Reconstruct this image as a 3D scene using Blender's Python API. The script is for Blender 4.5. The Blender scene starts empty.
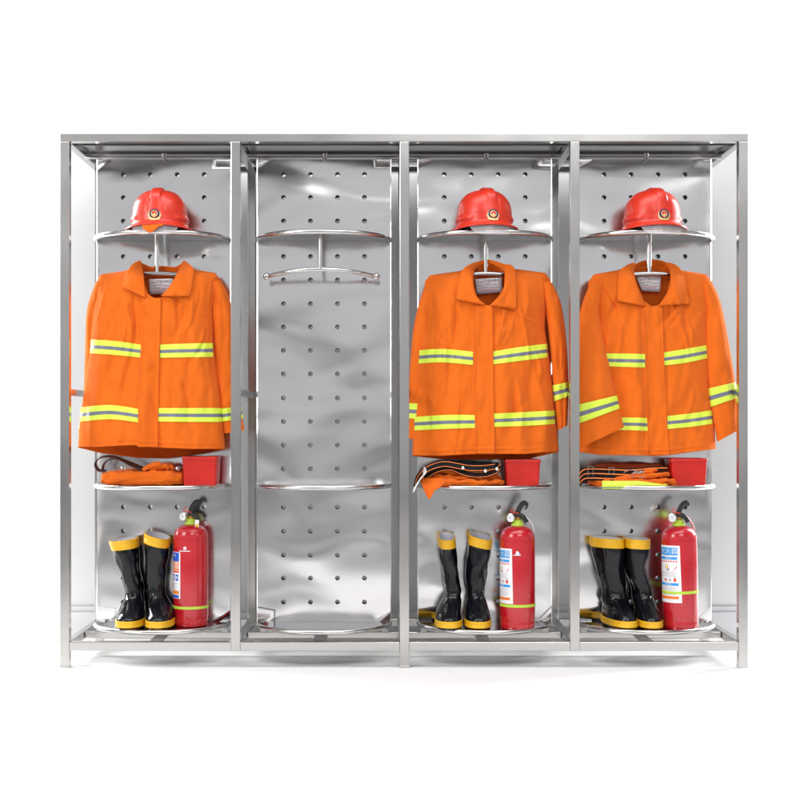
import bpy, bmesh, math, random
from mathutils import Vector, Matrix, noise
random.seed(7)
S = bpy.context.scene
COL = S.collection
R = math.radians
D = 5.0            # camera distance to the front plane of the rack
K = 268.0          # photo pixels per metre in that plane
CX, CY, ZH = 385.0, 425.0, 0.907

def W(px, py, y):
    r = (D + y) / D
    return Vector(((px - CX) / K * r, y, ZH + (CY - py) / K * r))

def lerp(a, b, t): return a + (b - a) * t
def clamp(t, a=0.0, b=1.0): return max(a, min(b, t))
def sstep(a, b, x):
    t = clamp((x - a) / (b - a)) if a != b else float(x > a)
    return t * t * (3 - 2 * t)
def poly(pts, x):
    if x <= pts[0][0]: return pts[0][1]
    for (x0, y0), (x1, y1) in zip(pts, pts[1:]):
        if x <= x1:
            return y0 if x1 == x0 else lerp(y0, y1, (x - x0) / (x1 - x0))
    return pts[-1][1]
def spline(pts, n):
    """Catmull-Rom through tuples of any length, n samples"""
    m = len(pts); out = []
    for i in range(n):
        t = i / (n - 1) * (m - 1); k = min(int(t), m - 2); f = t - k
        p0, p1, p2, p3 = (pts[max(k - 1, 0)], pts[k], pts[k + 1], pts[min(k + 2, m - 1)])
        out.append(tuple(0.5 * (2 * b + (c - a) * f + (2 * a - 5 * b + 4 * c - d) * f * f + (3 * b - a - 3 * c + d) * f ** 3)
                         for a, b, c, d in zip(p0, p1, p2, p3)))
    return out
def N(x, y, z): return noise.noise(Vector((x, y, z)))

# ------------------------------------------------------------------ materials
def node_mat(name, col, rough=0.5, metal=0.0, var=0.0, var_scale=8.0, bump=0.0, bump_scale=200.0, bump_dist=0.001,
             stretch=(1, 1, 1), rough_var=0.0, coat=0.0, sheen=0.0, spec=0.5, sss=0.0):
    m = bpy.data.materials.new(name); m.use_nodes = True
    nt = m.node_tree; b = nt.nodes['Principled BSDF']
    b.inputs['Base Color'].default_value = (*col, 1); b.inputs['Roughness'].default_value = rough
    b.inputs['Metallic'].default_value = metal
    b.inputs['Specular IOR Level'].default_value = spec
    if coat: b.inputs['Coat Weight'].default_value = coat; b.inputs['Coat Roughness'].default_value = 0.08
    if sheen: b.inputs['Sheen Weight'].default_value = sheen; b.inputs['Sheen Roughness'].default_value = 0.5
    tc = nt.nodes.new('ShaderNodeTexCoord'); mp = nt.nodes.new('ShaderNodeMapping')
    mp.inputs['Scale'].default_value = stretch
    nt.links.new(tc.outputs['Object'], mp.inputs['Vector'])
    if var or rough_var:
        n = nt.nodes.new('ShaderNodeTexNoise'); n.inputs['Scale'].default_value = var_scale; n.inputs['Detail'].default_value = 6
        nt.links.new(mp.outputs['Vector'], n.inputs['Vector'])
        if var:
            cr = nt.nodes.new('ShaderNodeMapRange')
            cr.inputs['From Min'].default_value = 0.3; cr.inputs['From Max'].default_value = 0.7
            cr.inputs['To Min'].default_value = 1 - var; cr.inputs['To Max'].default_value = 1 + var
            nt.links.new(n.outputs['Fac'], cr.inputs['Value'])
            mx = nt.nodes.new('ShaderNodeVectorMath'); mx.operation = 'SCALE'
            mx.inputs[0].default_value = col
            nt.links.new(cr.outputs['Result'], mx.inputs['Scale'])
            nt.links.new(mx.outputs['Vector'], b.inputs['Base Color'])
        if rough_var:
            rr = nt.nodes.new('ShaderNodeMapRange')
            rr.inputs['From Min'].default_value = 0.3; rr.inputs['From Max'].default_value = 0.7
            rr.inputs['To Min'].default_value = max(0.02, rough - rough_var); rr.inputs['To Max'].default_value = rough + rough_var
            nt.links.new(n.outputs['Fac'], rr.inputs['Value']); nt.links.new(rr.outputs['Result'], b.inputs['Roughness'])
    if bump:
        n2 = nt.nodes.new('ShaderNodeTexNoise'); n2.inputs['Scale'].default_value = bump_scale; n2.inputs['Detail'].default_value = 3
        nt.links.new(mp.outputs['Vector'], n2.inputs['Vector'])
        bp = nt.nodes.new('ShaderNodeBump'); bp.inputs['Strength'].default_value = bump; bp.inputs['Distance'].default_value = bump_dist
        nt.links.new(n2.outputs['Fac'], bp.inputs['Height']); nt.links.new(bp.outputs['Normal'], b.inputs['Normal'])
    return m

def dented_steel():
    m = bpy.data.materials.new('dented_mirror_steel'); m.use_nodes = True
    nt = m.node_tree; b = nt.nodes['Principled BSDF']
    b.inputs['Base Color'].default_value = (0.68, 0.675, 0.68, 1); b.inputs['Metallic'].default_value = 1
    tc = nt.nodes.new('ShaderNodeTexCoord')
    oi = nt.nodes.new('ShaderNodeObjectInfo')
    ad = nt.nodes.new('ShaderNodeVectorMath'); ad.operation = 'ADD'
    sc = nt.nodes.new('ShaderNodeVectorMath'); sc.operation = 'SCALE'; sc.inputs['Scale'].default_value = 3.0
    nt.links.new(oi.outputs['Location'], sc.inputs[0]); nt.links.new(tc.outputs['Object'], ad.inputs[0])
    nt.links.new(sc.outputs['Vector'], ad.inputs[1])
    mp = nt.nodes.new('ShaderNodeMapping'); mp.inputs['Scale'].default_value = (0.75, 1, 1.35)
    nt.links.new(ad.outputs['Vector'], mp.inputs['Vector'])
    n = nt.nodes.new('ShaderNodeTexNoise'); n.inputs['Scale'].default_value = 3.0; n.inputs['Detail'].default_value = 1.4; n.inputs['Roughness'].default_value = 0.32
    n.inputs['Distortion'].default_value = 0.5
    nt.links.new(mp.outputs['Vector'], n.inputs['Vector'])
    bp = nt.nodes.new('ShaderNodeBump'); bp.inputs['Strength'].default_value = 1.0; bp.inputs['Distance'].default_value = 0.018
    nt.links.new(n.outputs['Fac'], bp.inputs['Height'])
    n2 = nt.nodes.new('ShaderNodeTexNoise'); n2.inputs['Scale'].default_value = 420; n2.inputs['Detail'].default_value = 2
    bp2 = nt.nodes.new('ShaderNodeBump'); bp2.inputs['Strength'].default_value = 0.05; bp2.inputs['Distance'].default_value = 0.0006
    nt.links.new(tc.outputs['Object'], n2.inputs['Vector']); nt.links.new(n2.outputs['Fac'], bp2.inputs['Height'])
    nt.links.new(bp.outputs['Normal'], bp2.inputs['Normal']); nt.links.new(bp2.outputs['Normal'], b.inputs['Normal'])
    n3 = nt.nodes.new('ShaderNodeTexNoise'); n3.inputs['Scale'].default_value = 5; n3.inputs['Detail'].default_value = 4
    nt.links.new(ad.outputs['Vector'], n3.inputs['Vector'])
    mr = nt.nodes.new('ShaderNodeMapRange'); mr.inputs['From Min'].default_value = 0.3; mr.inputs['From Max'].default_value = 0.7
    mr.inputs['To Min'].default_value = 0.11; mr.inputs['To Max'].default_value = 0.20
    nt.links.new(n3.outputs['Fac'], mr.inputs['Value']); nt.links.new(mr.outputs['Result'], b.inputs['Roughness'])
    return m

def fabric(name, col, scale=900, bump=0.6, var=0.05):
    m = node_mat(name, col, rough=0.85, var=var, var_scale=14, sheen=0.04, spec=0.15)
    nt = m.node_tree; b = nt.nodes['Principled BSDF']
    tc = nt.nodes['Texture Coordinate']
    w1 = nt.nodes.new('ShaderNodeTexWave'); w1.bands_direction = 'DIAGONAL'; w1.inputs['Scale'].default_value = 190; w1.inputs['Distortion'].default_value = 1.5
    w1.inputs['Detail'].default_value = 1
    n = nt.nodes.new('ShaderNodeTexNoise'); n.inputs['Scale'].default_value = 42; n.inputs['Detail'].default_value = 8; n.inputs['Roughness'].default_value = .7
    mx = nt.nodes.new('ShaderNodeMath'); mx.operation = 'MULTIPLY_ADD'; mx.inputs[1].default_value = 0.35
    nt.links.new(tc.outputs['Object'], w1.inputs['Vector']); nt.links.new(tc.outputs['Object'], n.inputs['Vector'])
    nt.links.new(w1.outputs['Fac'], mx.inputs[0]); nt.links.new(n.outputs['Fac'], mx.inputs[2])
    bp = nt.nodes.new('ShaderNodeBump'); bp.inputs['Strength'].default_value = bump; bp.inputs['Distance'].default_value = 0.005
    nt.links.new(mx.outputs[0], bp.inputs['Height']); nt.links.new(bp.outputs['Normal'], b.inputs['Normal'])
    return m

def clear_plastic(name, tint, alpha=0.25, rough=0.08):
    m = bpy.data.materials.new(name); m.use_nodes = True
    nt = m.node_tree; b = nt.nodes['Principled BSDF']
    b.inputs['Base Color'].default_value = (*tint, 1); b.inputs['Roughness'].default_value = rough
    b.inputs['Alpha'].default_value = alpha
    n = nt.nodes.new('ShaderNodeTexNoise'); n.inputs['Scale'].default_value = 30
    mr = nt.nodes.new('ShaderNodeMapRange'); mr.inputs['To Min'].default_value = alpha * .8; mr.inputs['To Max'].default_value = alpha * 1.2
    nt.links.new(n.outputs['Fac'], mr.inputs['Value']); nt.links.new(mr.outputs['Result'], b.inputs['Alpha'])
    return m

M = {}
M['frame'] = node_mat('brushed_steel', (0.53, 0.52, 0.505), rough=0.21, metal=1, var=0.05, var_scale=4, rough_var=0.05, bump=0.03, bump_scale=90, bump_dist=0.0006)
M['rim'] = node_mat('polished_steel_tube', (0.62, 0.61, 0.60), rough=0.20, metal=1, var=0.04, var_scale=10, rough_var=0.05)
M['shelf'] = node_mat('shelf_steel', (0.62, 0.62, 0.63), rough=0.16, metal=1, var=0.05, var_scale=6, rough_var=0.06, bump=0.5, bump_scale=4, bump_dist=0.012)
M['roof'] = node_mat('roof_steel', (0.34, 0.33, 0.33), rough=0.22, metal=1, var=0.15, var_scale=5, bump=0.5, bump_scale=3, bump_dist=0.01, stretch=(.4, 3, 1))  # darker than the frame, the colour standing in for a shaded underside
M['panel'] = dented_steel()
M['hole'] = node_mat('hole_shade_steel', (0.07, 0.068, 0.068), rough=0.5, metal=0.6, var=0.2, var_scale=80)  # hole walls coloured dark in place of shade inside the holes
M['orange'] = fabric('orange_cotton', (0.88, 0.168, 0.013))
M['orange_dk'] = fabric('rust_cotton_cuff_shade', (0.40, 0.055, 0.010))
M['orange_in'] = fabric('orange_cotton_inside', (0.86, 0.150, 0.012))
M['lime'] = node_mat('fluorescent_tape', (0.70, 0.88, 0.07), rough=0.55, var=0.05, var_scale=40, bump=0.25, bump_scale=500, bump_dist=0.0006)
M['tapegrey'] = node_mat('reflective_grey_tape', (0.17, 0.18, 0.24), rough=0.4, var=0.08, var_scale=40)
M['tag'] = node_mat('white_cloth_tag', (0.90, 0.88, 0.91), rough=0.8, var=0.04, var_scale=60)
M['ink'] = node_mat('black_print', (0.03, 0.03, 0.035), rough=0.6, var=0.1)
M['pinkink'] = node_mat('faded_red_print', (0.75, 0.28, 0.30), rough=0.7, var=0.15, var_scale=90)
M['greyink'] = node_mat('faded_grey_print', (0.42, 0.36, 0.40), rough=0.7, var=0.15, var_scale=90)
M['helmet'] = node_mat('red_helmet_plastic', (0.64, 0.030, 0.011), rough=0.36, var=0.07, var_scale=9, rough_var=.06, bump=0.06, bump_scale=40, coat=0.08)
M['dark'] = node_mat('black_webbing', (0.008, 0.0075, 0.008), rough=0.75, var=0.2, var_scale=60, bump=0.3, bump_scale=700, bump_dist=0.0006, spec=.2)
M['gold'] = node_mat('gold_badge', (0.78, 0.60, 0.26), rough=0.35, metal=0.4, var=0.15, var_scale=150)
M['navy'] = node_mat('navy_enamel', (0.012, 0.02, 0.09), rough=0.3, var=0.1)
M['badgered'] = node_mat('red_enamel', (0.70, 0.02, 0.05), rough=0.3, var=0.1)
M['visor'] = clear_plastic('clear_visor', (0.80, 0.78, 0.80), 0.22)
M['rubber'] = node_mat('black_rubber', (0.005, 0.0055, 0.008), rough=0.15, var=0.15, var_scale=14, rough_var=0.07, bump=0.3, bump_scale=16, bump_dist=0.006, spec=0.38)
M['yellow'] = node_mat('yellow_rubber', (0.80, 0.44, 0.012), rough=0.42, var=0.08, var_scale=30, bump=0.15, bump_scale=80, bump_dist=.001)
M['lining'] = node_mat('white_boot_lining', (0.62, 0.63, 0.68), rough=0.9, var=0.08, var_scale=60, bump=0.3, bump_scale=300)
M['extred'] = node_mat('red_enamel_paint', (0.52, 0.008, 0.018), rough=0.22, var=0.06, var_scale=12, rough_var=0.06, coat=0.5)
M['plasticbox'] = node_mat('red_box_plastic', (0.60, 0.016, 0.010), rough=0.33, var=0.12, var_scale=11, bump=0.08, bump_scale=30)
M['limecollar'] = node_mat('lime_plastic', (0.50, 0.72, 0.06), rough=0.45, var=0.06)
M['brass'] = node_mat('brass_valve', (0.62, 0.36, 0.09), rough=0.3, metal=1, var=0.1)
M['blackplastic'] = node_mat('black_plastic', (0.014, 0.014, 0.015), rough=0.35, var=0.1)
M['white'] = node_mat('white_print', (0.84, 0.84, 0.86), rough=0.45, var=0.03, var_scale=40)
M['blue'] = node_mat('blue_print', (0.015, 0.32, 0.78), rough=0.45, var=0.04)
M['deepblue'] = node_mat('deep_blue_print', (0.02, 0.09, 0.55), rough=0.45, var=0.04)
M['redprint'] = node_mat('red_print', (0.80, 0.06, 0.03), rough=0.45, var=0.05)
M['orangeprint'] = node_mat('orange_print', (0.88, 0.20, 0.02), rough=0.45, var=0.05)
M['yellowprint'] = node_mat('yellow_print', (0.85, 0.55, 0.04), rough=0.45, var=0.05)
M['pinkhose'] = node_mat('pale_hose', (0.72, 0.48, 0.44), rough=0.5, var=0.05)
M['brown'] = node_mat('brown_leather', (0.060, 0.022, 0.014), rough=0.5, var=0.25, var_scale=30, bump=0.2, bump_scale=200)
M['steelclip'] = node_mat('bright_clip_steel', (0.80, 0.80, 0.80), rough=0.2, metal=1, var=0.05)
M['cord'] = node_mat('white_cord', (0.74, 0.74, 0.74), rough=0.8, var=0.1, var_scale=100, bump=0.4, bump_scale=900)
M['backdrop'] = node_mat('white_paper', (0.90, 0.90, 0.90), rough=0.9, var=0.005, var_scale=2)
M['wall'] = node_mat('pale_grey_paint', (0.66, 0.665, 0.675), rough=0.7, var=0.015, var_scale=3, bump=0.05, bump_scale=150)
M['skirting'] = node_mat('skirting_paint', (0.58, 0.585, 0.60), rough=0.5, var=0.03)
M['floor'] = node_mat('grey_studio_floor', (0.50, 0.495, 0.49), rough=0.45, var=0.12, var_scale=1.5)

# ------------------------------------------------------------------ mesh building
class MB:
    def __init__(s): s.v = []; s.f = []; s.m = []
    def add(s, verts, faces, mat=0):
        o = len(s.v); s.v += [Vector(p) for p in verts]
        for f in faces: s.f.append([i + o for i in f]); s.m.append(mat)
    def grid(s, rows, close_u=False, mat=0, matf=None, flip=False):
        nv, nu = len(rows), len(rows[0]); o = len(s.v)
        for r in rows: s.v += [Vector(p) for p in r]
        for j in range(nv - 1):
            for i in range(nu if close_u else nu - 1):
                a = o + j * nu + i; b = o + j * nu + (i + 1) % nu
                q = [a, b, b + nu, a + nu]
                if flip: q.reverse()
                s.f.append(q); s.m.append(matf(i, j) if matf else mat)
    def fan(s, ring, centre, mat=0, flip=False):
        o = len(s.v); s.v += [Vector(p) for p in ring] + [Vector(centre)]; n = len(ring)
        for i in range(n):
            q = [o + i, o + (i + 1) % n, o + n]
            if flip: q.reverse()
            s.f.append(q); s.m.append(mat)
    def box(s, lo, hi, bev=0.0, mat=0, taper=None):
        bm = bmesh.new(); bmesh.ops.create_cube(bm, size=1)
        for v in bm.verts:
            v.co = Vector([lerp(lo[k], hi[k], v.co[k] + .5) for k in range(3)])
        if bev: bmesh.ops.bevel(bm, geom=bm.edges[:], offset=bev, segments=2, affect='EDGES', profile=.5)
        bm.verts.index_update()
        s.add([v.co.copy() for v in bm.verts], [[v.index for v in f.verts] for f in bm.faces], mat); bm.free()
    def tube(s, path, rad, n=12, mat=0, caps=True, flat=1.0):
        path = [Vector(p) for p in path]; rows = []
        up = None
        for i, p in enumerate(path):
            t = (path[min(i + 1, len(path) - 1)] - path[max(i - 1, 0)]).normalized()
            if up is None:
                up = Vector((0, 1, 0)) if abs(t.y) < .9 else Vector((1, 0, 0))
            side = t.cross(up).normalized(); up = side.cross(t).normalized()
            r = rad(i / (len(path) - 1)) if callable(rad) else rad
            rows.append([p + (side * math.cos(a) + up * flat * math.sin(a)) * r for a in [2 * math.pi * k / n for k in range(n)]])
        s.grid(rows, True, mat)
        if caps: s.fan(rows[0], path[0], mat, True); s.fan(rows[-1], path[-1], mat)
    def lathe(s, c, prof, n=48, mat=0, sx=1, sy=1):
        c = Vector(c)
        s.grid([[c + Vector((r * sx * math.cos(2 * math.pi * k / n), r * sy * math.sin(2 * math.pi * k / n), z)) for k in range(n)] for r, z in prof], True, mat)
    def ribbon(s, path, wdir, width, thick, mat=0):
        """flat strap: wdir(i) gives its width direction"""
        path = [Vector(p) for p in path]; rows = []
        for i, p in enumerate(path):
            t = (path[min(i + 1, len(path) - 1)] - path[max(i - 1, 0)]).normalized()
            w = Vector(wdir(i / (len(path) - 1))); w = (w - t * w.dot(t)).normalized(); nn = t.cross(w)
            a, b = w * width / 2, nn * thick / 2
            rows.append([p - a - b, p - a * .96 - b * 1.3, p + a * .96 - b * 1.3, p + a - b, p + a + b, p - a + b])
        s.grid(rows, True, mat)
        s.fan(rows[0], path[0], mat, True); s.fan(rows[-1], path[-1], mat)
    def build(s, name, mats, parent=None, weld=0.0, solid=0.0, sharp=40, offset=0.0, bevel=0.0):
        if not isinstance(mats, (list, tuple)): mats = [mats]
        org = wloc(parent) if parent else Vector((0, 0, 0))
        me = bpy.data.meshes.new(name); me.from_pydata([v - org for v in s.v], [], s.f)
        for m in mats: me.materials.append(m)
        me.polygons.foreach_set('material_index', s.m)
        bm = bmesh.new(); bm.from_mesh(me)
        if weld: bmesh.ops.remove_doubles(bm, verts=bm.verts[:], dist=weld)
        bmesh.ops.recalc_face_normals(bm, faces=bm.faces[:])
        bm.to_mesh(me); bm.free()
        me.shade_smooth(); me.set_sharp_from_angle(angle=R(sharp))
        o = bpy.data.objects.new(name, me); COL.objects.link(o)
        if parent: o.parent = parent
        if solid:
            md = o.modifiers.new('thickness', 'SOLIDIFY'); md.thickness = solid; md.offset = offset
        return o

def wloc(o):
    p = Vector(o.location)
    while o.parent: o = o.parent; p += o.location
    return p
def thing(name, label, cat, loc, group=None, rotz=0, rot=None):
    o = bpy.data.objects.new(name, None); COL.objects.link(o); o.location = loc; o.empty_display_size = .1
    o.rotation_euler = rot or (0, 0, rotz)
    o['label'] = label; o['category'] = cat
    if group: o['group'] = group
    return o
def tag(o, label, cat, group=None):
    o['label'] = label; o['category'] = cat
    if group: o['group'] = group
    return o
def origin_to(o, loc):
    loc = Vector(loc); o.data.transform(Matrix.Translation(-loc)); o.location = loc; return o
def text_verts(body, size):
    c = bpy.data.curves.new('lettering', 'FONT'); c.body = body; c.size = size; c.align_x = 'CENTER'; c.align_y = 'CENTER'; c.resolution_u = 3
    o = bpy.data.objects.new('lettering', c); COL.objects.link(o)
    dg = bpy.context.evaluated_depsgraph_get(); me = bpy.data.meshes.new_from_object(o.evaluated_get(dg))
    v = [tuple(x.co) for x in me.vertices]; f = [list(p.vertices) for p in me.polygons]
    bpy.data.objects.remove(o); bpy.data.curves.remove(c); bpy.data.meshes.remove(me)
    return v, f

# ------------------------------------------------------------------ setting
b = MB()
prof = [(-1.95, 0.0), (0.5, 0.0), (2.4, 0.0)]
for k in range(1, 13):
    a = k / 12 * math.pi / 2
    prof.append((2.4 + .8 * math.sin(a), .8 - .8 * math.cos(a)))
prof += [(3.2, 2.5), (3.2, 4.6)]
b.grid([[(x, y, z) for x in (-5, -2.5, 0, 2.5, 5)] for y, z in prof])
o = b.build('backdrop', M['backdrop']); o['kind'] = 'structure'
b = MB(); b.grid([[(-14, -14, -.006), (14, -14, -.006)], [(-14, 6, -.006), (14, 6, -.006)]])
o = b.build('floor', M['floor']); o['kind'] = 'structure'
# added board, sized to the rack, standing in for the grey room wall
b = MB(); b.box((-1.372, .74, 0.001), (1.535, .80, 2.135), .002)
wl = b.build('wall', M['wall']); wl['kind'] = 'structure'
b = MB(); b.box((-1.370, .727, .001), (1.533, .7385, .108), .002)
b.box((-1.370, .733, .1085), (1.533, .7385, .132), .001)
b.build('skirting', M['skirting'], wl)

# ------------------------------------------------------------------ rack
rack = thing('gear_rack', 'stainless steel fire gear rack with four open bays, perforated back panels and round fronted shelves', 'rack', (0.071, .3, 0))
POST = [(64.5 - CX) / K, (235.5 - CX) / K, (404.5 - CX) / K, (575 - CX) / K, (743.5 - CX) / K]
BAY = [(163.7 - CX) * 1.053 / K, (324 - CX) * 1.053 / K, (484.7 - CX) * 1.053 / K, (644.5 - CX) * 1.053 / K]
HW = .0175
zt0, zt1, zb0, zb1 = 1.9645, 1.996, .064, .097
YB = .60
for i, x in enumerate(POST):
    leg = i in (0, 2, 4)
    b = MB(); b.box((x - HW, 0, 0 if leg else zb0 - .0005), (x + HW, .035, zt0 - .0003), .002)
    if leg: b.box((x - HW - .001, -.001, 0), (x + HW + .001, .036, .008), .001)
    b.build('post', M['frame'], rack, sharp=15)
    b = MB(); b.box((x - HW, YB, 0 if leg else zb0), (x + HW, YB + .035, zt1), .0025); b.build('post', M['frame'], rack, sharp=15)
for i in range(4):
    x0, x1 = POST[i] + HW + .0002, POST[i + 1] - HW - .0002
    for (z0, z1) in ((zb0, zb1),):
        b = MB(); b.box((x0, .0012, z0), (x1, .034, z1), .002); b.build('beam', M['frame'], rack, sharp=15)
    for (z0, z1) in ((zt0, zt1 - .008), (zb0, zb1)):
        b = MB(); b.box((x0, YB + .001, z0), (x1, YB + .034, z1), .0025); b.build('beam', M['frame'], rack, sharp=15)
    # beam and rail the panel is fixed to
    b = MB(); b.box((x0, .268, zb0 + .004), (x1, .300, zb1 - .004), .002); b.build('beam', M['frame'], rack, sharp=15)
    b = MB(); b.box((x0, .252, 1.9505), (x1, .264, 1.9635), .0015)
    b.tube([(BAY[i] + .005, .247, 1.944), (BAY[i] + .005, .247, 1.970)], .008, 14)
    b.build('hanging_rail', M['rim'], rack)
    # flat bar under the bottom shelf, front to back
    b = MB(); xm = BAY[i] - .012; b.box((xm - .026, .036, zb0 + .008), (xm + .026, .267, zb0 + .012), .001); b.build('cross_bar', M['frame'], rack, sharp=15)
    for s in (-1, 1):
        b = MB(); b.box((BAY[i] + s * .24 - .012, .262, zb1 - .003), (BAY[i] + s * .24 + .012, .267, .128), .001)
        b.build('support_bracket', M['frame'], rack, sharp=15)
for i, x in enumerate(POST):
    for (z0, z1, w) in ((zt0 + .002, zt1 - .004, .015), (1.018, 1.043, .013), (zb0 + .001, zb1 - .002, .015)):
        b = MB(); b.box((x - w, .0355, z0), (x + w, YB - .0005, z1), .002); b.build('side_rail', M['frame'], rack, sharp=15)
b = MB(); b.box((POST[0] - HW, 0, zt0), (POST[4] + HW, .035, zt1), .002); b.build('beam', M['frame'], rack, sharp=15)
b = MB(); b.box((POST[0] - .012, .0365, 1.9968), (POST[4] + .012, YB + .03, 2.0), .0005)
for k, y in enumerate((.11, .19, .36, .47)):      # folded stiffeners below the roof sheet
    b.box((POST[0] + .02, y, 1.988), (POST[4] - .02, y + .018, 1.9966), .001)
b.build('roof_sheet', M['roof'], rack, sharp=15)

ROWS = [174.5, 197.5, 221, 256.5, 280, 303.8, 327, 350.5, 374, 398, 421.5, 445, 468.5, 507, 531, 555, 578, 602]
YP = .265
def panel(i):
    x0 = BAY[i]; root = rack; b = MB()
    zr = sorted(ZH + (CY - p) * 1.053 / K for p in ROWS)
    h = .014; rr = .0094
    xs = [-.261]; hx = []
    for c in (-.159, -.053, .053, .159): xs += [c - h, c + h]; hx.append((c - h, c + h))
    xs.append(.261)
    zs = [.122]
    for z in zr: zs += [z - h, z + h]
    zs.append(1.950)
    n = 20
    for a in range(len(xs) - 1):
        for c in range(len(zs) - 1):
            xa, xb, za, zb = xs[a] + x0, xs[a + 1] + x0, zs[c], zs[c + 1]
            if a % 2 == 1 and c % 2 == 1:
                cx, cz = (xa + xb) / 2, (za + zb) / 2
                ring, sq, bk = [], [], []
                for k in range(n):
                    t = 2 * math.pi * (k + .5) / n; co, si = math.cos(t), math.sin(t); m = max(abs(co), abs(si))
                    ring.append((cx + rr * co, YP, cz + rr * si)); bk.append((cx + rr * co, YP + .055, cz + rr * si))  # walls run deeper than the sheet so the holes look dark
                    sq.append((cx + h * co / m, YP, cz + h * si / m))
                # make square corners exact
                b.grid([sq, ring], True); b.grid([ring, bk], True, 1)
                for (sx, sz) in ((1, 1), (-1, 1), (-1, -1), (1, -1)):
                    t = math.atan2(sz, sx) % (2 * math.pi); k = int(t / (2 * math.pi) * n - .5) % n
                    b.add([sq[k], (cx + sx * h, YP, cz + sz * h), sq[(k + 1) % n]], [[0, 1, 2]])
            else:
                b.add([(xa, YP, za), (xb, YP, za), (xb, YP, zb), (xa, YP, zb)], [[0, 1, 2, 3]])
    for s in (-1, 1):
        x = x0 + s * .261
        b.grid([[(x, YP, .122), (x, YP, 1.950)], [(x + s * .003, YP + .004, .122), (x + s * .003, YP + .004, 1.950)], [(x + s * .003, YP + .028, .122), (x + s * .003, YP + .028, 1.950)]])
    o = b.build('perforated_panel', [M['panel'], M['hole']], root, weld=1e-5, sharp=30)
    return o
SH = [1.631, .671, .130]
for i in range(4):
    panel(i)
    for k, z in enumerate(SH):
        a, d = .259, .249
        arc = [(BAY[i] + a * math.cos(t), YP - .002 - d * math.sin(t) ** .92, z) for t in [math.pi * j / 64 for j in range(65)]]
        b = MB()
        top = [(x, y, z + .003) for x, y, z in arc]; bot = [(x, y, z - .001) for x, y, z in arc]
        inner = [(BAY[i] + (x - BAY[i]) * .5, YP - .002 + (y - YP + .002) * .5, zz) for x, y, zz in top]
        b.grid([bot, top]); o0 = len(b.v)
        b.add(top, [list(range(65))]); b.add(bot, [list(range(65))[::-1]])
        sh = b.build('shelf', M['shelf'], rack, sharp=30)
        b = MB(); b.tube(arc, .0095, 14); b.build('rim', M['rim'], sh)
    # hanger: stem below the top shelf and a bowed bar with end discs
    hx = BAY[i]
    worn = i != 1
    hy, hz, bow = (.146, 1.4895, .012) if worn else (.075, 1.497, .085)
    b = MB(); b.tube([(hx - .005, hy, 1.630), (hx - .005, hy, hz + .003)], .0092, 14)
    bar = []
    for j in range(41):
        t = j / 20 - 1
        bar.append((hx - .005 + t * (.19 if worn else .205), hy + bow * t * t, hz - (.030 if worn else .018) * t * t))
    b.tube(bar, .0085, 14)
    hg = b.build('garment_hanger', M['rim'], rack)
    for s in (-1, 1):
        b = MB(); c = Vector(bar[-1 if s > 0 else 0])
        prof = [(.0001, -.008), (.006, -.0075), (.0115, -.004), (.0135, 0), (.0115, .004), (.0001, .008)]
        rows = [[c + Vector((s * .006 + r * math.cos(q), yy - .004, r * math.sin(q))) for q in [2 * math.pi * w / 24 for w in range(24)]] for r, yy in prof]
        b.grid(rows, True); b.build('end_knob', M['rim'], hg)

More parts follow.
